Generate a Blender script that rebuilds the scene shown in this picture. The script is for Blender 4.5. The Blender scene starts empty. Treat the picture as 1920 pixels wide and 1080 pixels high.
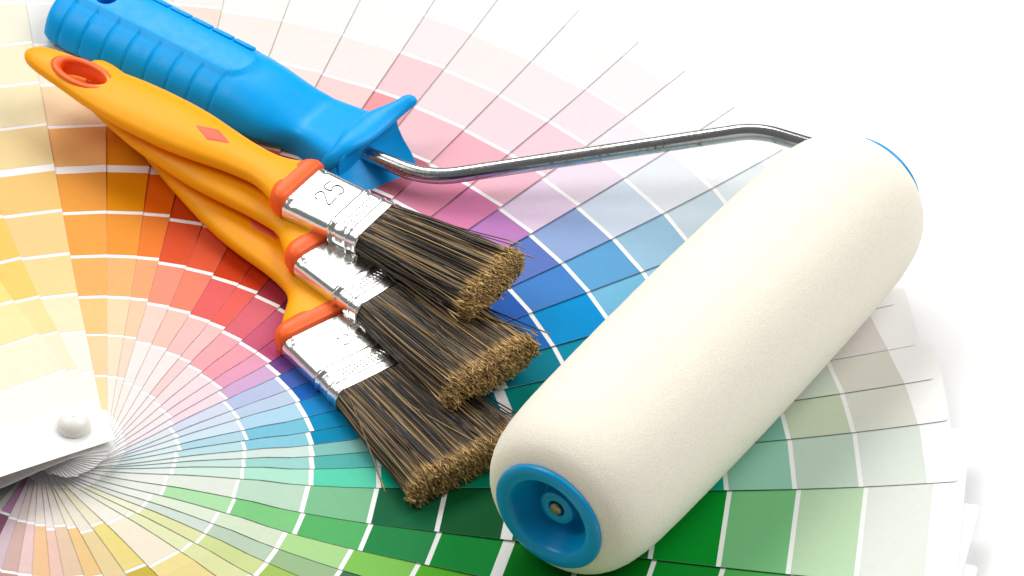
import bpy, bmesh, math, random
import numpy as np
from mathutils import Vector, Matrix

random.seed(11)
rng = np.random.default_rng(5)
SC = bpy.context.scene
COL = SC.collection
S = 0.0002            # one working unit is 0.2 mm

# ------------------------------------------------------------------ camera
CAM_F = Vector((0.0, 0.735814, -0.677184))
CAM_R = Vector((0.997847, 0.044415, 0.048261))
CAM_U = Vector((-0.065588, 0.675725, 0.73423))
CAM_C = Vector((791.99, -5470.79, 5556.33))
cam_data = bpy.data.cameras.new('camera')
cam_data.sensor_fit = 'HORIZONTAL'
cam_data.sensor_width = 36.0
cam_data.lens = 36.0 * 7826.0 / 1920.0
cam_data.clip_start = 0.05
cam_data.clip_end = 50.0
cam = bpy.data.objects.new('camera', cam_data)
COL.objects.link(cam)
rot = Matrix((CAM_R, CAM_U, -CAM_F)).transposed().to_4x4()
cam.matrix_world = Matrix.Translation(CAM_C * S) @ rot
SC.camera = cam

# ------------------------------------------------------------------ light
world = bpy.data.worlds.new('World')
SC.world = world
world.use_nodes = True
bg = world.node_tree.nodes['Background']
bg.inputs['Color'].default_value = (0.93, 0.96, 1.0, 1)
bg.inputs['Strength'].default_value = 0.19


def area(name, loc, target, sx, sy, power, col):
    l = bpy.data.lights.new(name, 'AREA')
    l.shape = 'RECTANGLE'
    l.size, l.size_y = sx, sy
    l.energy = power
    l.color = col
    o = bpy.data.objects.new(name, l)
    COL.objects.link(o)
    o.location = loc
    d = Vector(target) - Vector(loc)
    o.rotation_euler = d.to_track_quat('-Z', 'Y').to_euler()
    return o


area('softbox_key', (-0.5, 2.0, 2.1), (0.16, 0.08, 0.0), 1.6, 1.2, 51.0, (1.0, 0.985, 0.96))
area('softbox_left', (-1.45, 0.35, 1.9), (0.12, 0.08, 0.0), 1.2, 1.2, 24.0, (1.0, 0.99, 0.97))
area('softbox_right', (1.5, 0.5, 1.85), (0.26, 0.06, 0.0), 1.5, 1.5, 41.0, (1.0, 0.99, 0.98))

SC.view_settings.view_transform = 'Standard'
SC.view_settings.look = 'None'
SC.view_settings.exposure = 0.0
SC.view_settings.gamma = 1.0
SC.cycles.max_bounces = 10
SC.cycles.diffuse_bounces = 4

# ------------------------------------------------------------------ materials


def lin(h):
    v = [int(h[i:i + 2], 16) / 255 for i in (0, 2, 4)]
    return [c / 12.92 if c <= .04045 else ((c + .055) / 1.055) ** 2.4 for c in v]


def mat(name, col=(.8, .8, .8), rough=.5, metal=0.0, spec=.5):
    m = bpy.data.materials.new(name)
    m.use_nodes = True
    b = m.node_tree.nodes['Principled BSDF']
    b.inputs['Base Color'].default_value = (*col, 1)
    b.inputs['Roughness'].default_value = rough
    b.inputs['Metallic'].default_value = metal
    b.inputs['Specular IOR Level'].default_value = spec
    return m, m.node_tree, b


def noise(nt, scale, detail=3, rough=.6, coord='Object'):
    tc = nt.nodes.new('ShaderNodeTexCoord')
    n = nt.nodes.new('ShaderNodeTexNoise')
    n.inputs['Scale'].default_value = scale
    n.inputs['Detail'].default_value = detail
    n.inputs['Roughness'].default_value = rough
    nt.links.new(tc.outputs[coord], n.inputs['Vector'])
    return n


def bump(nt, b, src, strength, dist):
    bp = nt.nodes.new('ShaderNodeBump')
    bp.inputs['Strength'].default_value = strength
    bp.inputs['Distance'].default_value = dist
    nt.links.new(src, bp.inputs['Height'])
    nt.links.new(bp.outputs['Normal'], b.inputs['Normal'])


def ramp(nt, src, stops):
    r = nt.nodes.new('ShaderNodeValToRGB')
    el = r.color_ramp.elements
    while len(el) < len(stops):
        el.new(0.5)
    for e, (p, c) in zip(el, stops):
        e.position = p
        e.color = (*c, 1)
    nt.links.new(src, r.inputs['Fac'])
    return r


M = {}
M['table'], nt, b = mat('white_sweep', (.86, .86, .86), .6, spec=.1)
M['paper'], nt, b = mat('white_card', (.83, .825, .81), .6, spec=.06)
n = noise(nt, 900, 2)
bump(nt, b, n.outputs['Fac'], .06, .00004)

M['print'], nt, b = mat('printed_colour', (.5, .5, .5), .55, spec=.05)
at = nt.nodes.new('ShaderNodeAttribute')
at.attribute_name = 'print'
n = noise(nt, 400, 2)
mx = nt.nodes.new('ShaderNodeMix')
mx.data_type = 'RGBA'
mx.blend_type = 'MULTIPLY'
mx.inputs['Factor'].default_value = 1
r = ramp(nt, n.outputs['Fac'], [(.3, (.965, .965, .965)), (.7, (1, 1, 1))])
nt.links.new(at.outputs['Color'], mx.inputs['A'])
nt.links.new(r.outputs['Color'], mx.inputs['B'])
nt.links.new(mx.outputs['Result'], b.inputs['Base Color'])
bump(nt, b, n.outputs['Fac'], .04, .00004)

M['blue'], nt, b = mat('blue_plastic', (.0, .34, .80), .38, spec=.18)
n = noise(nt, 260, 4)
bump(nt, b, n.outputs['Fac'], .10, .0001)
r = ramp(nt, n.outputs['Fac'], [(.3, (.30,) * 3), (.75, (.46,) * 3)])
nt.links.new(r.outputs['Color'], b.inputs['Roughness'])
M['cap'], nt, b = mat('blue_cap_plastic', (.0, .30, .62), .3, spec=.3)
n = noise(nt, 200, 3)
bump(nt, b, n.outputs['Fac'], .05, .0001)
M['yellow'], nt, b = mat('amber_plastic', (.95, .365, .0), .42, spec=.2)
n = noise(nt, 300, 4)
bump(nt, b, n.outputs['Fac'], .05, .0001)
M['red'], nt, b = mat('orange_red_rubber', (.95, .12, .008), .42, spec=.4)
M['inlay'], nt, b = mat('pink_red_inlay', (.80, .13, .06), .5, spec=.4)

M['metal'], nt, b = mat('bright_tin', (.86, .85, .82), .13, 1.0)
n = noise(nt, 90, 3)
n2 = noise(nt, 700, 2)
r = ramp(nt, n2.outputs['Fac'], [(.3, (.20,) * 3), (.8, (.28,) * 3)])
nt.links.new(r.outputs['Color'], b.inputs['Roughness'])
bump(nt, b, n.outputs['Fac'], .07, .0004)

M['stroke_shade'], nt, b = mat('tin_stroke_shade', (.30, .29, .27), .5, 1.0)  # dark reflections along the raised digit strokes, put in as a darker tin

M['wire'], nt, b = mat('zinc_rod', (.5, .51, .52), .22, 1.0)
n = noise(nt, 55, 3)
n2 = noise(nt, 420, 5, .75)
ml = nt.nodes.new('ShaderNodeMath')
ml.operation = 'MULTIPLY'
nt.links.new(n.outputs['Fac'], ml.inputs[0])
nt.links.new(n2.outputs['Fac'], ml.inputs[1])
r = ramp(nt, ml.outputs[0], [(.20, (.50, .51, .52)), (.30, (.46, .45, .43)), (.39, (.17, .12, .07)), (.47, (.30, .27, .22))])
nt.links.new(r.outputs['Color'], b.inputs['Base Color'])
r2 = ramp(nt, ml.outputs[0], [(.26, (.2,) * 3), (.40, (.45,) * 3)])
nt.links.new(r2.outputs['Color'], b.inputs['Roughness'])
bump(nt, b, n2.outputs['Fac'], .03, .0002)
M['axle'], nt, b = mat('dull_steel', (.33, .28, .22), .4, 1.0)
n = noise(nt, 500, 4)
bump(nt, b, n.outputs['Fac'], .4, .0004)

M['foam'], nt, b = mat('cream_foam', (.88, .83, .72), .95, spec=.12)
n = noise(nt, 1500, 3, .75)
n2 = noise(nt, 2600, 2, .6)
v = nt.nodes.new('ShaderNodeTexVoronoi')
tc = nt.nodes.new('ShaderNodeTexCoord')
nt.links.new(tc.outputs['Object'], v.inputs['Vector'])
v.inputs['Scale'].default_value = 2200
ad = nt.nodes.new('ShaderNodeMath')
ad.operation = 'ADD'
nt.links.new(n.outputs['Fac'], ad.inputs[0])
nt.links.new(v.outputs['Distance'], ad.inputs[1])
r = ramp(nt, n.outputs['Fac'], [(.28, (.79, .72, .57)), (.50, (.87, .81, .68)), (.70, (.92, .88, .78))])
nt.links.new(r.outputs['Color'], b.inputs['Base Color'])
bump(nt, b, ad.outputs[0], .4, .0002)
b.inputs['Sheen Weight'].default_value = .25
b.inputs['Sheen Roughness'].default_value = .6

M['bristle'], nt, b = mat('bristle_hair', (.05, .04, .03), .42, spec=.4)
at = nt.nodes.new('ShaderNodeAttribute')
at.attribute_name = 'hair'
nt.links.new(at.outputs['Color'], b.inputs['Base Color'])
M['core'], nt, b = mat('bristle_core', (.012, .009, .006), .8, spec=.1)
M['rivet'], nt, b = mat('rivet_nylon', (.86, .84, .78), .4, spec=.4)

# ------------------------------------------------------------------ mesh helpers


def obj(name, verts, faces, m, parent=None, smooth=True, attr=None, attr_name=None, unit=True):
    me = bpy.data.meshes.new(name)
    va = np.asarray(verts, float)
    if unit:
        va = va * S
    me.from_pydata([tuple(x) for x in va], [], faces)
    me.validate()
    if attr is not None:
        ca = me.color_attributes.new(attr_name, 'FLOAT_COLOR', 'POINT')
        arr = np.ones((len(va), 4), np.float32)
        arr[:, :3] = attr
        ca.data.foreach_set('color', arr.ravel())
    me.materials.append(m)
    if smooth:
        me.polygons.foreach_set('use_smooth', [True] * len(me.polygons))
    me.update()
    o = bpy.data.objects.new(name, me)
    COL.objects.link(o)
    if parent is not None:
        o.parent = parent
    return o


def empty(name, label, cat, matrix=None, group=None):
    o = bpy.data.objects.new(name, None)
    COL.objects.link(o)
    o.empty_display_size = .01
    o['label'] = label
    o['category'] = cat
    if group:
        o['group'] = group
    if matrix is not None:
        o.matrix_world = matrix
    return o


def loft(rings, cap0=True, cap1=True, close=False):
    n = len(rings[0])
    verts = [tuple(p) for r_ in rings for p in r_]
    faces = []
    k = len(rings)
    for i in range(k if close else k - 1):
        a, c = i * n, ((i + 1) % k) * n
        for j in range(n):
            j2 = (j + 1) % n
            faces.append((a + j, a + j2, c + j2, c + j))
    if not close:
        if cap0:
            faces.append(tuple(reversed(range(n))))
        if cap1:
            faces.append(tuple(range((k - 1) * n, k * n)))
    return verts, faces


def lathe_x(profile, n=64, cap0=True):
    """profile of (x, radius) turned round the x axis"""
    rings = []
    for x, rad in profile:
        rings.append([(x, rad * math.cos(2 * math.pi * j / n), rad * math.sin(2 * math.pi * j / n)) for j in range(n)])
    return loft(rings, cap0, True)


def lathe_z(profile, n=48):
    rings = []
    for z, rad in profile:
        rings.append([(rad * math.cos(2 * math.pi * j / n), rad * math.sin(2 * math.pi * j / n), z) for j in range(n)])
    return loft(rings, True, True)


def tube(path, rad, n=16, cap=True):
    P = [Vector(p) for p in path]
    rings = []
    T0 = (P[1] - P[0]).normalized()
    ref = Vector((0, 0, 1)) if abs(T0.z) < .9 else Vector((0, 1, 0))
    N_ = (ref - T0 * ref.dot(T0)).normalized()
    for i, p in enumerate(P):
        T = (P[min(i + 1, len(P) - 1)] - P[max(i - 1, 0)]).normalized()
        N_ = (N_ - T * N_.dot(T)).normalized()
        B_ = T.cross(N_)
        rr = rad[i] if hasattr(rad, '__len__') else rad
        rings.append([tuple(p + (N_ * math.cos(t) + B_ * math.sin(t)) * rr) for t in [2 * math.pi * j / n for j in range(n)]])
    return loft(rings, cap, cap)


def sq(t, e):
    return math.copysign(abs(t) ** e, t)


def supel(hw, ht, n, e=2.0):
    """superellipse section in (y, z)"""
    return [(hw * sq(math.cos(t), 2 / e), ht * sq(math.sin(t), 2 / e)) for t in [2 * math.pi * j / n for j in range(n)]]


def rrect(hw, ht, rad, per=6):
    """rounded rectangle section in (y, z)"""
    rad = min(rad, hw - .01, ht - .01)
    pts = []
    for cx, cy, a0 in ((hw - rad, ht - rad, 0), (-(hw - rad), ht - rad, 90), (-(hw - rad), -(ht - rad), 180), (hw - rad, -(ht - rad), 270)):
        for k in range(per + 1):
            t = math.radians(a0 + 90 * k / per)
            pts.append((cx + rad * math.cos(t), cy + rad * math.sin(t)))
    # fixed extra points along the four flats so the sheet can be dented
    out = []
    m = len(pts)
    for i in range(m):
        out.append(pts[i])
        p, q_ = pts[i], pts[(i + 1) % m]
        k = {per: 20, 2 * per + 1: 4, 3 * per + 2: 20, 4 * per + 3: 4}.get(i, 1)
        for s_ in range(1, k):
            out.append((p[0] + (q_[0] - p[0]) * s_ / k, p[1] + (q_[1] - p[1]) * s_ / k))
    return out


def sstep(x, a, b_):
    t = min(1, max(0, (x - a) / (b_ - a)))
    return t * t * (3 - 2 * t)


def interp(x, xs, ys):
    return float(np.interp(x, xs, ys))


def join(parts):
    V, Fs = [], []
    for v_, f_ in parts:
        o = len(V)
        V += list(v_)
        Fs += [tuple(i + o for i in f) for f in f_]
    return V, Fs


def box(cx, cy, cz, hx, hy, hz):
    v_ = [(cx + sx * hx, cy + sy * hy, cz + sz * hz) for sz in (-1, 1) for sy in (-1, 1) for sx in (-1, 1)]
    f_ = [(0, 2, 3, 1), (4, 5, 7, 6), (0, 1, 5, 4), (2, 6, 7, 3), (0, 4, 6, 2), (1, 3, 7, 5)]
    return v_, f_


# ------------------------------------------------------------------ white table
t = obj('table_surface', [(-20000, -12000, 0), (20000, -12000, 0), (20000, 20000, 0), (-20000, 20000, 0)], [(0, 1, 2, 3)], M['table'], smooth=False)
t['kind'] = 'structure'
t['label'] = 'seamless white table surface under the fan deck'

# ------------------------------------------------------------------ colour fan deck
TH = [119.98,113.81,103.86,96.84,90.8,86.35,80.82,75.19,69.57,65.17,59.33,53.83,49.46,44.27,38.88,33.74,27.5,22.43,18.21,14.06,9.57,3.92,-5.64,-12.43,-17.8,-22.88,-27.99,-33.94,-47.08,-55.16,-61.38,-68.16,-74.78,-79.05,-85.02,-89.84,-95.37,-101.08,-107.93,-112.61,-119.95]
W1 = [59.3,62.2,59.1,61.2,60.8,60.8,62.4,64.1,64.8,65.4,65.8,65.9,69.9,68.9,69.8,67.0,63.5,62.2,64.0,61.6,59.1,58.4,57.2,61.0,65.1,65.7,67.0,66.8,63.0,62.7,66.8,62.4,63.2,64.9,65.7,66.3,67.2,66.8,65.1,65.4,64.9]
SH = [0.0,0.0,0.0,-6.3,-1.7,1.7,-3.2,-1.2,-3.1,-0.6,-4.3,-4.7,-0.2,-4.5,-7.7,-1.8,-0.3,3.7,-1.8,-1.8,-1.5,-0.1,-1.4,6.0,-6.5,-1.6,3.0,0.0,3.6,0.0,14.2,0.0,-3.0,7.2,0.0,-1.6,0.0,1.3,0.0,0.0,0.0]
TH0 = [120.44,113.97,104.16,97.1,91.2,86.78,81.09,75.4,69.79,65.38,59.55,54.11,49.55,44.41,38.94,33.77,27.89,22.93,17.91,14.28,10.16,4.52,-4.9,-12.0,-17.99,-23.13,-28.23,-34.17,-46.24,-54.3,-61.53,-67.25,-74.18,-78.94,-85.19,-90.23,-96.05,-101.92,-108.14,-112.84,-119.74]
NC = 46
for k in range(NC - len(TH)):
    TH.append(TH[-1] - 6.0)
    W1.append(64.0)
    SH.append(0.0)
for k in range(12):
    TH0.append(TH0[-1] - 6.0)
RK = [70.0, 182.6, 312.4, 440.3, 566.1, 693.2, 822.3, 957.3, 1089.4, 1215.3, 1343.0, 1466.8, 1594.0]
CARD_L, CARD_R, CARD_W = 1647.0, -62.0, 356.0
HM, RS, CURL, RA = 100.6, 163.99, 55.6, 840.4
THXr = -np.radians(np.array(TH0))
THXi = np.arange(len(TH0))


def npss(x, a, b_):
    t_ = np.clip((x - a) / (b_ - a), 0, 1)
    return t_ * t_ * (3 - 2 * t_)


def card_z(al, la, i):
    """height of the underside of card i at (along, lateral) measured from the rivet"""
    th = math.radians(TH[i])
    r_ = np.hypot(al, la)
    r_e = r_ if i else np.hypot(np.maximum(al, -20), la * .12)      # the cover card stays flat
    rel = np.arctan2(la, al)
    E_ = np.exp(-(np.sqrt(r_e * r_e + 4900.) - 70) / RS)
    psi = th + rel - np.arcsin(np.minimum(1, 356 / np.maximum(r_, 1)))
    n_ = np.interp(-psi, THXr, THXi) - i
    B_ = 1.2 * npss(r_, 60, 260) + 2.6 * npss(r_, 500, 900) - 1.8 * npss(r_, 1150, 1600)
    ph = np.degrees(th + rel)
    cf = 1 - .75 * npss(ph, 8, 18) * (1 - npss(ph, 30, 38))
    return 1 + HM * (NC - i) / NC * E_ + B_ * n_ + cf * CURL * np.clip((r_ - RA) / (1675 - RA), 0, 2) ** 2


PAL = {
0: 'fffdf5 fffbde fef3b4 fdec94 fbe07a fcd970 fcdc84 fde8a8 fff0c4 fff6d8 fffaea fffdf6',
1: 'fffdf2 fef6d6 fcebac fcdb7a fcd670 fcd066 fcd87c fde6a4 fff0c4 fff6d8 fffaea fffdf6',
2: 'fffdf4 fffbee fdf4cc fce4a2 fddb98 fcd382 fde4a8 fff1c4 fff6d4 fffae4 fffdf0 ffffff',
3: 'fde8b2 fdddac fcd28c fcbc6c fdae50 fcaa48 fdbf76 fde2b8 fff2dc fffbf2 fffdfa ffffff',
4: 'fff6ea fdeacc fde2b8 fcc07e fda23e f89c08 f0960a f0b040 f8cc80 fde4b8 fff2e0 fffaf4',
5: 'fff4ea fde2cc fdd6b2 fcb27e fc8836 f8700e f06c08 f4a060 fcc8a0 fde4d4 fff4ec fffaf6',
6: 'fff4ea fff4ee fcdcd0 fb9e84 ee5c34 e04c14 e05020 f09080 fcc8b8 fef0e6 fffaf4 fffdfa',
7: 'fff6f4 fff0ec fccfc0 fb8e74 f4623c e44c18 e05030 f4a090 fde6de fef2ea fffaf6 fffdfa',
8: 'fff6f4 fff0ee fccac6 f26c6a e04414 d03c10 d85040 f4a8a0 fdd8d2 fff0ec fffaf8 fffdfc',
9: 'fff2f2 fcdad8 fcccca f96c62 e4401a c83818 d86058 f08880 fca6a6 fdd6da fdf0f0 fffafa',
10: 'fff2f2 fde8e8 fcb2b8 e8707c b83c48 98304c b04868 d87888 fccbd0 fde6e8 fdf2f0 fffdfc',
11: 'fdf0f0 fde6ea fca8b6 d86484 8c2c54 8c3058 b05080 e890ac fcbcc8 fde2e8 feeff2 fffafa',
12: 'fdf0f4 fde2ea f2a8c4 d45c8e a03c74 904070 b060a0 e488b4 fcc4d4 fdd8e2 fdeaf0 fff7f8',
13: 'fdf0f6 fce2ec dcb2dc 84509c 6a4490 7850a0 a068b0 c888c8 f2daf2 f6e6f4 fbf2f8 fffafc',
14: 'e8eef8 dce4f6 c0ccee 4a6ac0 2c50b0 3a5cbc 4c68c4 6480ca 9cb4e2 dee9f8 eff3f9 fafcfd',
15: 'e8f0f8 dae8f6 c6d8f0 1a68c4 1058b8 2060bc 3068c4 4a8ad4 66acde a6cee8 d8e8f2 f0f6fa',
16: 'e8f4f8 d8ecf8 b8e0f6 1c90d4 0878c0 0878c4 2478d0 049ae0 7cc4e8 a8d8f0 d8ecf4 eef6fa',
17: 'e0f2f4 b8e0ee 80cce4 0494c8 0484b0 087ca0 088ca0 0498b8 60b8d0 a0d4e0 d8eef2 f4fafa',
18: 'e4f4f4 c4e8f0 90d4e8 0494c0 0488a8 088898 089890 40a8a8 90c8c8 c8e6e2 e0eeea f4eeea',
19: 'e8f4f0 e0f2ec dcefe8 8cccc4 50b0a4 30a090 40a894 70b8a8 a4d4c4 c8e2d4 e2eede f0eee2',
20: 'e4f4f0 d2eee8 a8e0d8 5cbfb8 08a490 049480 10a080 40b090 68c0a8 94d0bc dce8cc f0f2e6',
21: 'eaf8f2 dcf4e8 baf0da 64e0bc 0cc498 08a880 04987c 089c80 18b898 a4dcc4 d4ead8 eef6ec',
22: 'f4f6f0 ecf4e8 c8e6d0 88cc9c 1c7048 0c6434 0a7838 048830 049c30 84d08e ccecc4 f2f8ee',
23: 'f0f6ec b8ecb4 88d68c 60c070 2a9450 08983c 0a8424 0c8020 109830 5cc060 a0d8a0 dcf0dc',
24: 'f6f8ee eaf6e0 e2f2d4 b8e89c 8cd460 60c030 50b030 60b848 90d080 b8e0a8 d8f0d0 f0f8ec',
25: 'eef2ea dceade c6dcc4 a8c898 4c7c5c 407050 508060 80a888 a8c8b0 c8dcc8 e0ece0 f4f8f4',
26: 'f8f8d8 ecefb4 dce8a0 b0d068 90c048 80b840 90c050 a8d078 c8e0a0 dcecc8 ecf4e0 f8fcf4',
27: 'f8f8e0 f0f4c4 ecf0b4 d8e078 c0d050 b8cc40 c0d050 d0dc80 e0e8a8 ecf0c8 f4f8e0 fcfcf4',
28: 'fdf8ec fff4dc fbe8a0 f0dc70 e8d050 e0c840 e8d050 f0dc80 f8e8a8 fcf0c8 fcf8e0 fffcf4',
29: 'f8f0d0 f8e690 d8c050 c8b040 c0a830 b8a028 c0a838 d0b860 e0d090 f0e0b8 f8f0d8 fcf8f0',
30: 'f8f0e0 f6dea8 e8c880 d8b060 c89848 c09038 c89848 d8b070 e8c8a0 f4dcc0 f8ecd8 fcf8f0',
31: 'fbf0dc fcd496 f0c080 e0a858 d09040 c88830 d09040 e0a868 f0c090 f8dcb8 fcecd8 fff8f0',
32: 'f8ece0 f3d4b4 e8c0a0 d8a880 c89068 c08860 c89068 d8a888 e8c0a8 f4d8c8 f8e8e0 fcf4f0',
33: 'fcf0ea fcd2c2 f4b8a8 e89880 d88068 d07860 d88068 e8a090 f4c0b0 f8d8d0 fce8e4 fff4f0',
34: 'fcf0e6 fdd0a0 f8b880 e8a060 d88848 d08040 d88848 e8a870 f4c8a0 f8dcc0 fcecdc fff8f0',
35: 'fbecea f8d6d2 f0b8b0 e09890 d08078 c87870 d08078 e0a098 f0c0b8 f4d8d4 f8e8e4 fcf4f4',
36: 'f0dcd8 e0bcb2 d0a098 b88878 a07060 986858 a07060 b89080 d0b0a8 e0ccc4 ece0dc f8f4f0',
37: 'f0e0e4 e0c8d0 c8a0b0 b08090 986878 906070 986878 b08898 c8a8b8 dcc8d0 ece0e4 f8f4f4',
38: 'c490b4 94607c 7c4868 6c4060 603858 583450 603858 784c6c 906888 b090a8 d0b8c8 ece4ec',
39: 'd8d8d0 c8c8c0 b0b0a8 989890 808078 787870 808078 989890 b0b0a8 c8c8c0 dcdcd8 f0f0ec',
40: 'b8b8b4 a8a8a4 989894 848480 706f6c 686864 70706c 848480 9c9c98 b4b4b0 d0d0cc ecece8',
41: '989894 8c8c88 7c7c78 6c6c68 5c5c58 545450 5c5c58 706f6c 888884 a4a4a0 c4c4c0 e4e4e0',
42: '787876 6c6c6a 606060 545454 4c4c4c 444444 4c4c4c 606060 787876 989896 bcbcba e0e0de',
43: '5c5c5a 545452 4c4c4c 444444 3c3c3c 383838 3c3c3c 505050 6c6c6a 8c8c8a b4b4b2 dcdcda',
44: '484846 424240 3c3c3c 363636 303030 2c2c2c 303030 444444 606060 848482 acacaa d8d8d6',
45: '3c3c3a 383836 323232 2e2e2e 2a2a2a 262626 2a2a2a 3c3c3c 585856 7c7c7a a8a8a6 d4d4d2',
}
EXPO = 1.34


def chip_colour(h):
    return [min(.85, c / EXPO) for c in lin(h)]


def grid_slab(al, rows, i, dz0, dz1, inset=0.0):
    """closed sheet: al = along values, rows = (lat_min, lat_max) for each, thickness from dz0 to dz1"""
    m = 9
    th = math.radians(TH[i])
    c_, s_ = math.cos(th), math.sin(th)
    A_ = np.repeat(np.array(al)[:, None], m, 1)
    fr = np.array([0, .04, .1, .2, .34, .5, .67, .84, 1.0])
    L_ = np.array([[lo + (hi - lo) * f for f in fr] for lo, hi in rows])
    Z_ = card_z(A_, L_, i)
    L_[:, 0] += inset
    L_[:, -1] -= inset
    X_ = A_ * c_ - L_ * s_
    Y_ = A_ * s_ + L_ * c_
    k = len(al)
    top = np.stack([X_, Y_, Z_ + dz1], -1).reshape(-1, 3)
    idx_ = np.arange(k * m).reshape(k, m)
    Fs = [(int(idx_[a, j]), int(idx_[a + 1, j]), int(idx_[a + 1, j + 1]), int(idx_[a, j + 1])) for a in range(k - 1) for j in range(m - 1)]
    if dz0 is None:
        return top, Fs
    bot = np.stack([X_, Y_, Z_ + dz0], -1).reshape(-1, 3)
    o = k * m
    Fs += [tuple(v_ + o for v_ in reversed(f)) for f in list(Fs)]
    ring = [int(x) for x in idx_[:, 0]] + [int(x) for x in idx_[-1, 1:]] + [int(x) for x in idx_[-2::-1, -1]] + [int(x) for x in idx_[0, -2:0:-1]]
    for a in range(len(ring)):
        p_, q_ = ring[a], ring[(a + 1) % len(ring)]
        Fs.append((p_, p_ + o, q_ + o, q_))
    return np.concatenate([top, bot]), Fs


def in_frame(p):
    d = Vector(p) - CAM_C
    z = d.dot(CAM_F)
    return abs(d.dot(CAM_R) / z * 7826) < 975 and abs(d.dot(CAM_U) / z * 7826) < 555


deck = empty('colour_fan_deck', 'fan of printed colour swatch cards spread round a white rivet on the white table', 'fan deck')
seg_base = [-62, -60, -56, -40, -15, 10, 35, 60, 85, 110, 140, 175, 215, 260, 310, 350, 400] + list(range(460, 1600, 50)) + [1620, 1638, 1641, 1644, 1647]
for i in range(NC):
    w1 = -W1[i]
    rows = []
    chips = []
    for k in range(12):
        lo = RK[k] + (SH[i] if k else 0) + (11.0 if k == 6 else ((3.4 if k < 3 else 4.6) if k else 0))
        hi = RK[k + 1] + SH[i] - (11.0 if k == 5 else (3.4 if k < 2 else 4.6))
        chips.append((lo, hi))
    ends = [e_ for c_ in chips for e_ in c_]
    seg = sorted([a_ for a_ in seg_base if all(abs(a_ - e_) > 6 for e_ in ends)] + ends)
    for a_ in seg:
        cut = 0.0
        e0 = a_ - CARD_R
        e1 = CARD_L - a_
        for e_ in (e0, e1):
            if e_ < 9:
                cut = max(cut, 9 - math.sqrt(max(0, 81 - (9 - e_) ** 2)))
        rows.append((w1 + cut, CARD_W - cut))
    v_, f_ = grid_slab(seg, rows, i, 0.2, 0.5)
    card = obj('swatch_card', v_, f_, M['paper'], deck, smooth=False)
    cols = [chip_colour(h) for h in PAL[i].split()]
    rest_v, rest_f, rest_c = [], [], []
    for k in range(12):
        lo, hi = chips[k]
        al = [a_ for a_ in seg if lo - .01 <= a_ <= hi + .01]
        v_, f_ = grid_slab(al, [(w1, CARD_W)] * len(al), i, None, 0.8, .15)
        v_ = np.array(v_)
        seen = any(in_frame(p) for p in v_[0::9]) or any(in_frame(p) for p in v_[2::9])
        if seen and not (i >= 41):
            obj('colour_chip', v_, f_, M['print'], card, smooth=False, attr=np.array([cols[k]] * len(v_)), attr_name='print')
        else:
            o_ = len(rest_v)
            rest_v += list(map(tuple, v_))
            rest_f += [tuple(x + o_ for x in f) for f in f_]
            rest_c += [cols[k]] * len(v_)
    if rest_v:
        o = obj('printed_colours', rest_v, rest_f, M['print'], card, smooth=False, attr=np.array(rest_c), attr_name='print')
        o['kind'] = 'stuff'

zr = float(card_z(np.array(0.0), np.array(0.0), 0)) + 0.6
prof = [(-6, 30), (2, 31)]
for k in range(25):
    t_ = k / 24 * math.pi / 2
    prof.append((3 + 24 * math.sin(t_), 31 * math.cos(t_) + .35 * math.sin(k * 2.2) + .05))
prof[-1] = (28.5, 1.5)
prof.append((29, .1))
v_, f_ = lathe_z([(zr + z_, r_) for z_, r_ in prof])
riv = obj('rivet', v_, f_, M['rivet'], deck)

# ------------------------------------------------------------------ paint brushes
DIG = {
    '2': [(-9, 9), (-8, 14), (-3, 18), (3, 18), (8, 14), (8, 8), (2, 0), (-9, -17), (10, -17)],
    '3': [(-8, 14), (-3, 18), (4, 18), (8, 13), (7, 6), (0, 1.5), (7, -3), (9, -10), (4, -17), (-3, -18), (-9, -13)],
    '5': [(9, 18), (-7, 18), (-8, 2), (0, 5), (7, 2), (9, -6), (6, -14), (0, -18), (-8, -15)],
    '0': [(0, 18), (-7, 14), (-9, 0), (-7, -14), (0, -18), (7, -14), (9, 0), (7, 14), (0, 18)],
}


def catmull(pts, k=5):
    P = [np.array(p, float) for p in pts]
    out = []
    for i in range(len(P) - 1):
        p0, p1, p2, p3 = P[max(i - 1, 0)], P[i], P[i + 1], P[min(i + 2, len(P) - 1)]
        for s_ in range(k):
            t_ = s_ / k
            out.append(.5 * ((2 * p1) + (-p0 + p2) * t_ + (2 * p0 - 5 * p1 + 4 * p2 - p3) * t_ ** 2 + (-p0 + 3 * p1 - 3 * p2 + p3) * t_ ** 3))
    out.append(P[-1])
    return out


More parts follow.
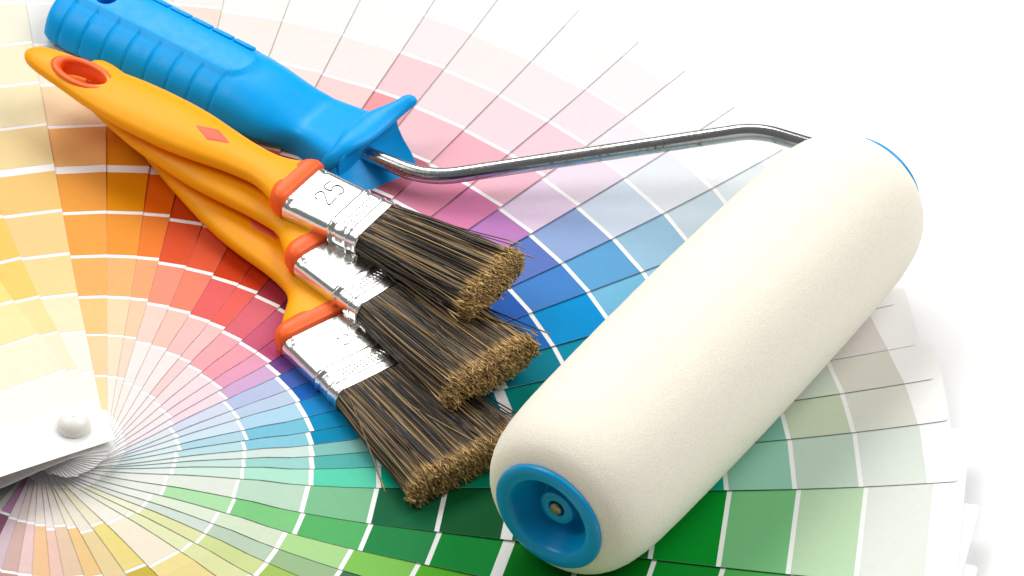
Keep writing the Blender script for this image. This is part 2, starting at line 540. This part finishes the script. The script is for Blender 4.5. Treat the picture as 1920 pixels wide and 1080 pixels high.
def make_brush(label, origin, ang, tilt, roll, hw, number, flen, blen, flare, hand, seed, nb, hs=1.0, dxl=-208.0, dyl=0.0, raise_=13.0):
    """local x runs from handle to bristles, z up; origin is the middle of the collar end of the ferrule"""
    rg = np.random.default_rng(seed)
    mw = Matrix.Translation(Vector(origin) * S) @ Matrix.Rotation(math.radians(ang), 4, 'Z') @ Matrix.Rotation(math.radians(tilt), 4, 'Y') @ Matrix.Rotation(math.radians(roll), 4, 'X')
    root = empty('paint_brush', label, 'paint brush', mw, 'paint brushes stacked on the fan deck')
    ht = 27.0
    ks = hw / 71.0
    # handle
    hx = [-28, -40, -56, -75, -97, -125, -150, -204, -250, -300, -365, -420, -485, -530, -565, -605, -630, -648, -657]
    hy = [65 * ks, 59 * ks, 51 * ks, 45, 42, 44, 46, 55, 63, 67, 68, 66, 58, 49, 43, 36, 30, 21, 8]
    hz = [26, 24, 22, 21, 21, 21.5, 22, 24, 26, 27, 26, 23, 20, 18.5, 18, 17, 15.5, 12, 5]
    xs = list(np.linspace(-28, -630, 70)) + [-637, -643, -648, -652, -655, -657]
    def off(x):
        t_ = min(1.05, max(0, (-x - 28) / 629))
        return hand[0] * t_ + hand[1] * math.sin(math.pi * min(1, t_ / .93)) + hand[2] * math.exp(-((x + 100) / 80) ** 2)
    rings = []
    for x in xs:
        yy = interp(-x, [-q for q in hx], hy)
        zz = interp(-x, [-q for q in hx], hz)
        rings.append([(x, y_ + off(x), z_ + raise_) for y_, z_ in supel(yy, zz, 40, 2.35)])
    rings.reverse()
    # smooth the profile along the length
    R_ = np.array(rings)
    for _ in range(3):
        R_[1:-1] = .25 * R_[:-2] + .5 * R_[1:-1] + .25 * R_[2:]
    R_[:, :, 0] = np.where(R_[:, :, 0] < -28, -28 + (R_[:, :, 0] + 28) * hs, R_[:, :, 0])
    v_, f_ = loft([list(map(tuple, r_)) for r_ in R_])
    h = obj('handle', v_, f_, M['yellow'], root)
    # hanging hole cut through the handle
    cx, cy = -28 - 492.0 * hs, off(-520)
    ra, rb = 58.0, 26.0
    cut = obj('cut', *loft([[(cx + ra * math.cos(t_), cy + rb * math.sin(t_), z_) for t_ in [2 * math.pi * j / 48 for j in range(48)]] for z_ in (-60, 60)]), M['red'])
    cut.matrix_world = mw
    md = h.modifiers.new('hole', 'BOOLEAN')
    md.operation = 'DIFFERENCE'
    md.solver = 'EXACT'
    md.object = cut
    bpy.context.view_layer.update()
    dg = bpy.context.evaluated_depsgraph_get()
    nm = bpy.data.meshes.new_from_object(h.evaluated_get(dg))
    h.modifiers.clear()
    h.data = nm
    nm.polygons.foreach_set('use_smooth', [True] * len(nm.polygons))
    nm.set_sharp_from_angle(angle=math.radians(40))
    bpy.data.objects.remove(cut)
    nm.materials.clear()
    nm.materials.append(M['yellow'])
    # hanging hole ring: lip on both faces and the wall between
    prof_ = [(.93, -19), (.93, 12), (.955, 16.5), (1.02, 19.4), (1.13, 20.6), (1.25, 19.8), (1.33, 17.2), (1.33, 14), (1.02, 10), (1.02, -10), (1.32, -15), (1.32, -18), (1.2, -21), (1.03, -21)]
    rings = []
    for kf, z_ in prof_:
        ea, eb = ra + (kf - 1) * 55, rb + (kf - 1) * 36
        rings.append([(cx + ea * math.cos(t_), cy + eb * math.sin(t_), z_ + raise_) for t_ in [2 * math.pi * j / 48 for j in range(48)]])
    v_, f_ = loft(rings, close=True)
    obj('hanging_ring', v_, f_, M['red'], root)
    # diamond inlay lying on the curve of the handle

    def top(x, y):
        yy = interp(-x, [-q for q in hx], hy)
        zz = interp(-x, [-q for q in hx], hz)
        u_ = min(.98, abs(y - off(x)) / yy)
        return raise_ + zz * (1 - u_ ** 2.35) ** (1 / 2.35)
    gv, gf = [], []
    g = 8
    dx = dxl
    for a_ in range(g + 1):
        for b_ in range(g + 1):
            p_, q_ = a_ / g - .5, b_ / g - .5
            x = dx + 46 * (p_ - q_)
            y = 21 * (p_ + q_) + off(x) + dyl
            e_ = max(abs(p_), abs(q_))
            gv.append((-28 + (x + 28) * hs, y, top(x, y) + (1.5 if e_ < .49 else -1.0)))
    for a_ in range(g):
        for b_ in range(g):
            k = a_ * (g + 1) + b_
            gf.append((k, k + g + 1, k + g + 2, k + 1))
    obj('diamond_inlay', gv, gf, M['inlay'], root)
    # collar between handle and ferrule
    rings = []
    for x, dw, dh in [(-33, -14, -8), (-33, -8, -3), (-29, -4, 0), (-22, -.5, 2), (-12, 2, 3.5), (-4, 2.6, 4), (0, 1.5, 3), (2, -1, 1), (2, -6, -3)]:
        sec = rrect(hw + dw, ht + dh, 22)
        rings.append([(x - 7 * sstep(abs(y_) / hw, 1.0, .2) * (1 if x < -10 else .15), y_, z_ + 9 - 4 * (x > -6)) for y_, z_ in sec])
    v_, f_ = loft(rings)
    obj('collar', v_, f_, M['red'], root)
    # ferrule: folded tin sleeve with beads, dents and crimps
    xs = list(np.arange(0, flen + .1, 3.0))
    bead = flen * .64
    rings = []
    for x in xs:
        d = 2.4 * math.exp(-((x - bead) / 3.2) ** 2) - 1.6 * math.exp(-((x - bead - 8) / 3.0) ** 2) + 1.5 * math.exp(-((x - flen * .86) / 2.5) ** 2)
        if x > flen - 6:
            d += .8
        sec = rrect(hw + d, ht + d, 23)
        ring = []
        for y_, z_ in sec:
            q_ = 0
            for dx_, dy_, sgn in ((16, -hw + 14, 1), (16, hw - 14, 1), (bead + 14, -hw + 12, .8), (flen * .84, -hw + 10, .8)):
                if z_ > 0:
                    q_ += 2.4 * sgn * math.exp(-((x - dx_) / 6.0) ** 2 - ((y_ - dy_) / 7.0) ** 2)
            ring.append((x, y_, z_ - q_))
        rings.append(ring)
    v_, f_ = loft(rings)
    fer = obj('ferrule', v_, f_, M['metal'], root)
    parts = []
    ncr = int(hw * 1.3 / 8)
    for k in range(ncr):
        y_ = -hw * .62 + k * (hw * 1.3 / ncr)
        parts.append(tube([(bead + 15, y_, ht - .8), (flen * .84, y_ + 5, ht - .8)], 2.2, 8))
    v_, f_ = join(parts)
    o = obj('crimp', v_, f_, M['metal'], fer)
    o['kind'] = 'stuff'
    for k, ch in enumerate(number):
        pts = catmull(DIG[ch])
        yc = -17 + 34 * k + hw * .1
        path = [(flen * .34 - p_[1] * 1.1, yc + p_[0] * 1.3, ht + .5) for p_ in pts]
        v_, f_ = tube(path, 1.9, 12)
        obj('embossed_digit', v_, f_, M['stroke_shade'] if number == '25' else M['metal'], fer)
    # nails that pin the ferrule to the handle
    for sy in (-1, 1):
        v_, f_ = lathe_z([(ht - 3.5, 4.6), (ht - 1.2, 4.2), (ht - .2, 2.8), (ht, .2)], 14)
        obj('nail', [(x + 16, y + sy * (hw - 15), z - 3.2) for x, y, z in v_], f_, M['metal'], fer)
    # bristles
    L_ = blen
    x0 = flen - 14
    t_ = rg.random(nb)
    # sample root positions over the section, denser at the skin
    ry = rg.uniform(-1, 1, nb)
    rz = rg.uniform(-1, 1, nb)
    skin = rg.random(nb) < .62
    side = rg.random(nb)
    pt = np.where(side < hw / (hw + ht), 0, 1)
    ry = np.where(skin & (pt == 1), np.sign(ry) * rg.uniform(.93, 1, nb), ry)
    rz = np.where(skin & (pt == 0), np.sign(rz) * rg.uniform(.86, 1, nb), rz)
    # round the corners of the section
    m_ = np.maximum(np.abs(ry), 1e-6)
    corner = np.clip((np.abs(ry) * hw - (hw - 22)) / 22, 0, 1)
    zmax = np.sqrt(np.clip(1 - corner ** 2, 0.02, 1)) * .5 + .5 * (1 - corner ** 3)
    rz = rz * np.clip(zmax, .12, 1)
    nseg = 8
    tt = np.array([0, .18, .36, .54, .72, .88, .95, 1.0])
    fy = ry * (hw - 3)
    fz = rz * (ht - 2.5)
    lenj = L_ * (1 + rg.normal(0, .014, nb) - .03 * np.abs(rz) ** 3 - .015 * np.abs(ry) ** 4)
    ty = fy * flare + rg.normal(0, 4.5, nb)
    tz = fz * (flare + .08) + rg.normal(0, 3.0, nb)
    stray = rg.random(nb) < .012
    ty = ty + np.where(stray, rg.normal(0, 38, nb), 0)
    tz = tz + np.where(stray, np.abs(rg.normal(0, 9, nb)), 0)
    bow = rg.normal(0, 3.0, nb)
    bowz = rg.normal(0, 2.0, nb)
    X_ = x0 + tt[None] * (lenj[:, None] + 14)
    e_ = tt[None] ** 1.12
    Y_ = fy[:, None] * (1 - e_) + ty[:, None] * e_ + bow[:, None] * np.sin(math.pi * tt)[None]
    Z_ = fz[:, None] * (1 - e_) + tz[:, None] * e_ + bowz[:, None] * np.sin(math.pi * tt)[None]
    rad = rg.uniform(1.0, 2.0, nb)
    # split ends: short pale hairs crowded on the cut face
    ns = int(nb * 1.3)
    pick = rg.choice(np.nonzero(~stray)[0], ns)
    sx = (x0 + lenj + 14)[pick] - rg.uniform(0, 16, ns)
    sy = ty[pick] + rg.normal(0, 4, ns)
    sz = tz[pick] + rg.normal(0, 3, ns)
    dv = np.stack([rg.uniform(5, 15, ns), rg.normal(0, 4.0, ns), rg.normal(0, 3.6, ns)], -1)
    fs_ = np.linspace(-.6, .45, nseg)
    X_ = np.concatenate([X_, sx[:, None] + dv[:, :1] * fs_[None]])
    Y_ = np.concatenate([Y_, sy[:, None] + dv[:, 1:2] * fs_[None]])
    Z_ = np.concatenate([Z_, sz[:, None] + dv[:, 2:3] * fs_[None]])
    rad = np.concatenate([rad, rg.uniform(.9, 1.8, ns)])
    nh, nb = nb, nb + ns
    rk_ = np.array([1, 1, 1, 1, 1, 1.05, 1.1, .8])
    ph = rg.random(nb) * 6.28
    V_ = np.zeros((nb, nseg, 3, 3))
    for j in range(3):
        a_ = ph + j * 2.0944
        V_[:, :, j, 0] = X_
        V_[:, :, j, 1] = Y_ + (np.cos(a_) * rad)[:, None] * rk_[None]
        V_[:, :, j, 2] = Z_ + (np.sin(a_) * rad)[:, None] * rk_[None]
    base = (np.arange(nb) * nseg * 3)[:, None, None]
    q_ = []
    for s_ in range(nseg - 1):
        for j in range(3):
            j2 = (j + 1) % 3
            q_.append([s_ * 3 + j, s_ * 3 + j2, (s_ + 1) * 3 + j2, (s_ + 1) * 3 + j])
    quads = (base + np.array(q_)[None]).reshape(-1, 4)
    # natural hair colours: mostly black, some tan, tips bleached and split
    u_ = rg.random(nb)
    lum = rg.uniform(.55, 1.35, nb)[:, None]
    colr = np.where((u_ < .53)[:, None], np.array([[.013, .0095, .007]]), np.where((u_ < .72)[:, None], np.array([[.07, .043, .02]]), np.array([[.30, .19, .075]]))) * lum
    tip = np.array([[.52, .33, .125]]) * rg.uniform(.35, 1.35, nb)[:, None]
    wt = np.clip((tt - .87) / .08, 0, 1)[None, :, None]
    Cc = colr[:, None, :] * (1 - wt) + tip[:, None, :] * wt
    Cc[nh:] = (tip * 1.0)[nh:, None, :]
    Cc = np.repeat(Cc[:, :, None, :], 3, 2).reshape(-1, 3)
    V_ = V_.reshape(-1, 3)
    me = bpy.data.meshes.new('bristles')
    nv, nq = len(V_), len(quads)
    tips = (np.arange(nb) * nseg * 3)[:, None] + np.array([[(nseg - 1) * 3, (nseg - 1) * 3 + 1, (nseg - 1) * 3 + 2]])
    me.vertices.add(nv)
    me.vertices.foreach_set('co', (V_ * S).ravel())
    me.loops.add(nq * 4 + nb * 3)
    me.loops.foreach_set('vertex_index', np.concatenate([quads.ravel(), tips.ravel()]))
    me.polygons.add(nq + nb)
    me.polygons.foreach_set('loop_start', np.concatenate([np.arange(nq) * 4, nq * 4 + np.arange(nb) * 3]))
    me.update(calc_edges=True)
    ca = me.color_attributes.new('hair', 'FLOAT_COLOR', 'POINT')
    arr = np.ones((nv, 4), np.float32)
    arr[:, :3] = Cc
    ca.data.foreach_set('color', arr.ravel())
    me.materials.append(M['bristle'])
    o = bpy.data.objects.new('bristles', me)
    COL.objects.link(o)
    o.parent = root
    o['kind'] = 'stuff'
    rings = []
    for f in np.linspace(0, .93, 8):
        k = 1 + (flare - 1) * f
        rings.append([(x0 + f * (L_ + 14), y_ * k, z_ * k) for y_, z_ in rrect((hw - 4) * .93, (ht - 3) * .84, 16)])
    v_, f_ = loft(rings)
    obj('bristle_core', v_, f_, M['core'], root)
    return root


make_brush('paint brush lying uppermost on the stack, ferrule stamped 25, beside the blue roller handle', (370, 651, 138), -31.2, 0.0, 0.0, 71, '25', 177, 282, 1.30, (4, 0, 0), 1, 3000, 1.05, -210)
make_brush('paint brush in the middle of the stack, ferrule stamped 35, half under the top brush', (427, 547, 88), -43.2, 0.2, 0.0, 89, '35', 182, 290, 1.24, (-42, -4, 0), 2, 3600, 1.16, -212, 42)
make_brush('widest paint brush, at the bottom of the stack, bristles next to the foam roller', (442, 377, 37), -50.0, 0.0, 0.0, 108, '50', 177, 292, 1.23, (60, 10, 20), 3, 4200, 1.4, -212, 14)

# ------------------------------------------------------------------ paint roller
roller = empty('paint_roller', 'foam paint roller with blue grip and bent metal rod lying across the fan deck', 'paint roller')
HA = math.radians(-33)
hM = Matrix.Translation(Vector((550, 847, 0)) * S) @ Matrix.Rotation(HA, 4, 'Z')


def place(o, m):
    o.matrix_basis = m
    return o


# grip body
gx = [-836, -830, -814, -770, -600, -440, -370, -330, -290, -250, -210, -170, -120, -70]
gw = [84, 94, 101, 103, 98, 93, 90, 87, 82, 78, 75, 74, 73, 74]
gt = [112, 115, 117, 118, 118, 118, 117, 112, 104, 93, 83, 91, 102, 113]
gb = [20, 14, 9, 7, 7, 7, 7, 7, 8, 9, 9, 9, 9, 9]
gr = [-403 - 55 * k for k in range(8)]
xs = sorted(set([-836, -833, -829, -822, -814] + list(np.arange(-805, -384, 3.0)) + list(np.arange(-383, -69, 5.0)) + [-70]))
NB = 72
rings = []
for x in xs:
    w_ = interp(x, gx, gw)
    zt = interp(x, gx, gt)
    zb = interp(x, gx, gb)
    ring = []
    ex = 2.7 + 1.8 * sstep(x, -265, -185)
    for j in range(NB):
        a_ = 2 * math.pi * j / NB
        cy_, cz_ = math.cos(a_), math.sin(a_)
        y = (w_ + ((26 * sstep(-x, 200, 300) + 38 * sstep(x, -215, -85)) if cy_ < 0 else 0)) * sq(cy_, 2 / ex)
        z = (zt + zb) / 2 + (zt - zb) / 2 * sq(cz_, 2 / ex)
        # narrower towards the top
        y *= 1 - (.27 - .15 * sstep(x, -300, -200)) * max(0, (z - 45) / 75)
        # grip grooves on the flanks
        gq = 0
        for g_ in gr:
            gq += math.exp(-((x - g_) / 3.2) ** 4)
        flank = sstep(abs(y), 50, 58)
        y -= math.copysign(2.8 * gq * flank, y)
        z -= 1.4 * gq * flank * (1 if z > 60 else 0)
        # raised flat pad on top
        if z > 70:
            rr_ = math.hypot(max(0, x + 425), y) if x > -425 else abs(y)
            z += 5.0 * (1 - sstep(rr_, 50, 56))
        ring.append((x, y, z))
    rings.append(ring)
R_ = np.array(rings)
k0 = int(np.argmax(np.array(xs) > -372))
for _ in range(8):
    R_[k0:-1] = .25 * R_[k0 - 1:-2] + .5 * R_[k0:-1] + .25 * R_[k0 + 1:]
v_, f_ = loft([list(map(tuple, r_)) for r_ in R_])
grip = obj('grip', v_, f_, M['blue'], roller)
place(grip, hM)
cut = obj('cut', *loft([[(-744 + 24 * math.cos(t_), -15 + 24 * math.sin(t_), z_) for t_ in [2 * math.pi * j / 40 for j in range(40)]] for z_ in (-20, 200)]), M['blue'])
cut.matrix_world = hM
md = grip.modifiers.new('hole', 'BOOLEAN')
md.solver = 'EXACT'
md.object = cut
bpy.context.view_layer.update()
dg = bpy.context.evaluated_depsgraph_get()
nm = bpy.data.meshes.new_from_object(grip.evaluated_get(dg))
grip.modifiers.clear()
grip.data = nm
bpy.data.objects.remove(cut)
nm.polygons.foreach_set('use_smooth', [True] * len(nm.polygons))
nm.set_sharp_from_angle(angle=math.radians(50))

# raised ribs along the far border of the pad
for k in range(6):
    xc_ = gr[k] - 27.5
    rings = []
    for x, q_ in ((-25, .3), (-24, .8), (-22, 1), (22, 1), (24, .8), (25, .3)):
        rings.append([(xc_ + x, 46 + y_ * (.6 + .4 * q_), 116.5 + z_ * q_ - .42 * y_) for y_, z_ in supel(8, 4.5, 16, 3)])
    v_, f_ = loft(rings)
    place(obj('grip_rib', v_, f_, M['blue'], roller), hM)

# lip of the finger guard
rings = []
ys = list(np.linspace(-118, 114, 44))
for y in ys:
    e_ = min(1, (abs(y + 2) / 116.2))
    sc = math.sqrt(max(0.02, 1 - max(0, (e_ - .86) / .14) ** 2)) if e_ > .86 else 1
    zc = 113 + 20 * max(0, y / 112) ** 2 - 40 * max(0, -y / 118) ** 4
    xc = -70 + 20 * max(0, y / 112) ** 2 - 30 * max(0, -y / 118) ** 2
    fl = sstep(abs(y), 100, 20)
    ring = []
    for j in range(20):
        a_ = 2 * math.pi * j / 20
        ring.append((xc + (17 + 14 * fl) * sc * math.cos(a_) - 10 * fl, y, zc + 12 * sc * math.sin(a_) - 2 * fl))
    rings.append(ring)
v_, f_ = loft(rings)
place(obj('guard_lip', v_, f_, M['blue'], roller), hM)

# apron of the finger guard, sweeping forward down to the table
pv = [0, .2, .42, .62, .8, 1.0]
pz = [114, 95, 72, 50, 28, 5]
px = [-52, -46, -30, -6, 16, 27]
pr = [58, 56, 54, 51, 42, 28]
pl = [-100, -106, -112, -118, -124, -128]
front, back = [], []
na, nb_ = 20, 18
for a_ in range(na + 1):
    v = a_ / na
    for b_ in range(nb_ + 1):
        u = b_ / nb_
        yl, yr = interp(v, pv, pl), interp(v, pv, pr)
        y = yl + (yr - yl) * u
        x = interp(v, pv, px) - 34 * (1 - u) * v - 30 * (1 - u) ** 2 - 34 * math.sin(math.pi * u) ** .8 * math.sin(math.pi * min(1, v * 1.05)) ** .7
        z = min(interp(v, pv, pz), 109 - 40 * max(0, -y / 118) ** 4)
        front.append((x, y, z))
        back.append((x - 22, y, z - 1))
fs = []
for a_ in range(na):
    for b_ in range(nb_):
        k = a_ * (nb_ + 1) + b_
        fs.append((k, k + 1, k + nb_ + 2, k + nb_ + 1))
o_ = len(front)
allf = list(fs) + [tuple(x + o_ for x in reversed(f)) for f in fs]
W_ = nb_ + 1
ring = [b_ for b_ in range(W_)] + [a_ * W_ + nb_ for a_ in range(1, na + 1)] + [na * W_ + b_ for b_ in range(nb_ - 1, -1, -1)] + [a_ * W_ for a_ in range(na - 1, 0, -1)]
for k in range(len(ring)):
    p_, q_ = ring[k], ring[(k + 1) % len(ring)]
    allf.append((q_, p_, p_ + o_, q_ + o_))
ap = obj('guard_apron', front + back, allf, M['blue'], roller)
ap.data.set_sharp_from_angle(angle=math.radians(60))
place(ap, hM)

# bent rod
C1 = Vector((885.6, -233.3, 188))
C2 = Vector((1478, 721.8, 188))
AX = (C2 - C1).normalized()
PTS = [Vector((400, 910, 62)), Vector((610, 803, 62)), Vector((1258, 868, 193)), C2 + AX * 70, C2 - AX * 60]
FIL = [0, 62, 46, 26, 0]
path = [PTS[0]]
for k in range(1, len(PTS) - 1):
    p_, a0, b0 = PTS[k], PTS[k - 1], PTS[k + 1]
    d0, d1 = (a0 - p_).normalized(), (b0 - p_).normalized()
    s0, s1 = p_ + d0 * FIL[k], p_ + d1 * FIL[k]
    for q_ in range(13):
        t_ = q_ / 12
        path.append(s0 * (1 - t_) ** 2 + p_ * 2 * t_ * (1 - t_) + s1 * t_ ** 2)
path.append(PTS[-1])
dense = []
for k in range(len(path) - 1):
    m_ = max(1, int((path[k + 1] - path[k]).length / 25))
    for q_ in range(m_):
        dense.append(path[k].lerp(path[k + 1], q_ / m_))
dense.append(path[-1])
v_, f_ = tube(dense, 16.8, 24)
obj('bent_rod', v_, f_, M['wire'], roller)

# foam sleeve
Lr = (C2 - C1).length
zax = Vector((0, 0, 1))
yax = zax.cross(AX).normalized()
zx = AX.cross(yax)
rM = Matrix.Translation(C1 * S) @ Matrix((AX, yax, zx)).transposed().to_4x4()
fx = [0, 2, 6, 12, 20, 32, 48, 70, 100, 140, 200, 300, 430, 570]
frad = [110, 117, 126, 135, 143.5, 151.5, 159, 165.5, 170.5, 174, 176.2, 178, 179.2, 179.5]
tx = [0, 1, 2, 4, 6, 9, 12, 16, 20, 26, 32, 40, 48, 58, 70, 84, 100, 120] + list(np.arange(140, 560, 12.0))
tx = tx + [Lr - x for x in reversed(tx)]
nf = 160
rings = [[(46, 104 * math.cos(2 * math.pi * j / nf), 104 * math.sin(2 * math.pi * j / nf)) for j in range(nf)]]
nz = rng.normal(0, .18, (len(tx), nf))
for k, x in enumerate(tx):
    e_ = min(x, Lr - x)
    rd = interp(e_, fx, frad)
    if x > Lr / 2:
        rd -= 6 * (x / Lr - .5) * 2
        rd -= 6 * math.exp(-e_ / 60)
    rings.append([(x, (rd + nz[k, j]) * math.cos(2 * math.pi * j / nf), (rd + nz[k, j]) * math.sin(2 * math.pi * j / nf)) for j in range(nf)])
rings.append([(Lr - 46, p_[1], p_[2]) for p_ in rings[0]])
v_, f_ = loft(rings, False, False)
place(obj('foam_sleeve', v_, f_, M['foam'], roller), rM)

# end caps: flat rim, funnel recess, hub and axle end
capp = [(6, 100), (3, 110), (-2, 112.5), (-6, 112), (-9, 109), (-10.5, 104), (-10, 96), (-7.5, 86), (-6, 82), (-2, 79.5), (4, 77.5), (58, 58), (68, 52), (70, 46), (70, 42), (40, 36), (27, 35), (23.5, 34), (22, 31), (22, 19), (23, 16.5), (34, 16), (35, .5)]
for m_, flip in ((rM, False), (Matrix.Translation((C2 + AX * 1.5) * S) @ Matrix((-AX, -yax, zx)).transposed().to_4x4(), True)):
    v_, f_ = lathe_x(capp, 72, False)
    c_ = obj('end_cap', v_, f_, M['cap'], roller)
    c_.data.set_sharp_from_angle(angle=math.radians(45))
    place(c_, m_)
    if not flip:
        v_, f_ = lathe_x([(34, 12.5), (20, 12.5), (18, 11), (17, 8), (16.8, .3)], 24)
        obj('axle_end', v_, f_, M['axle'], c_)
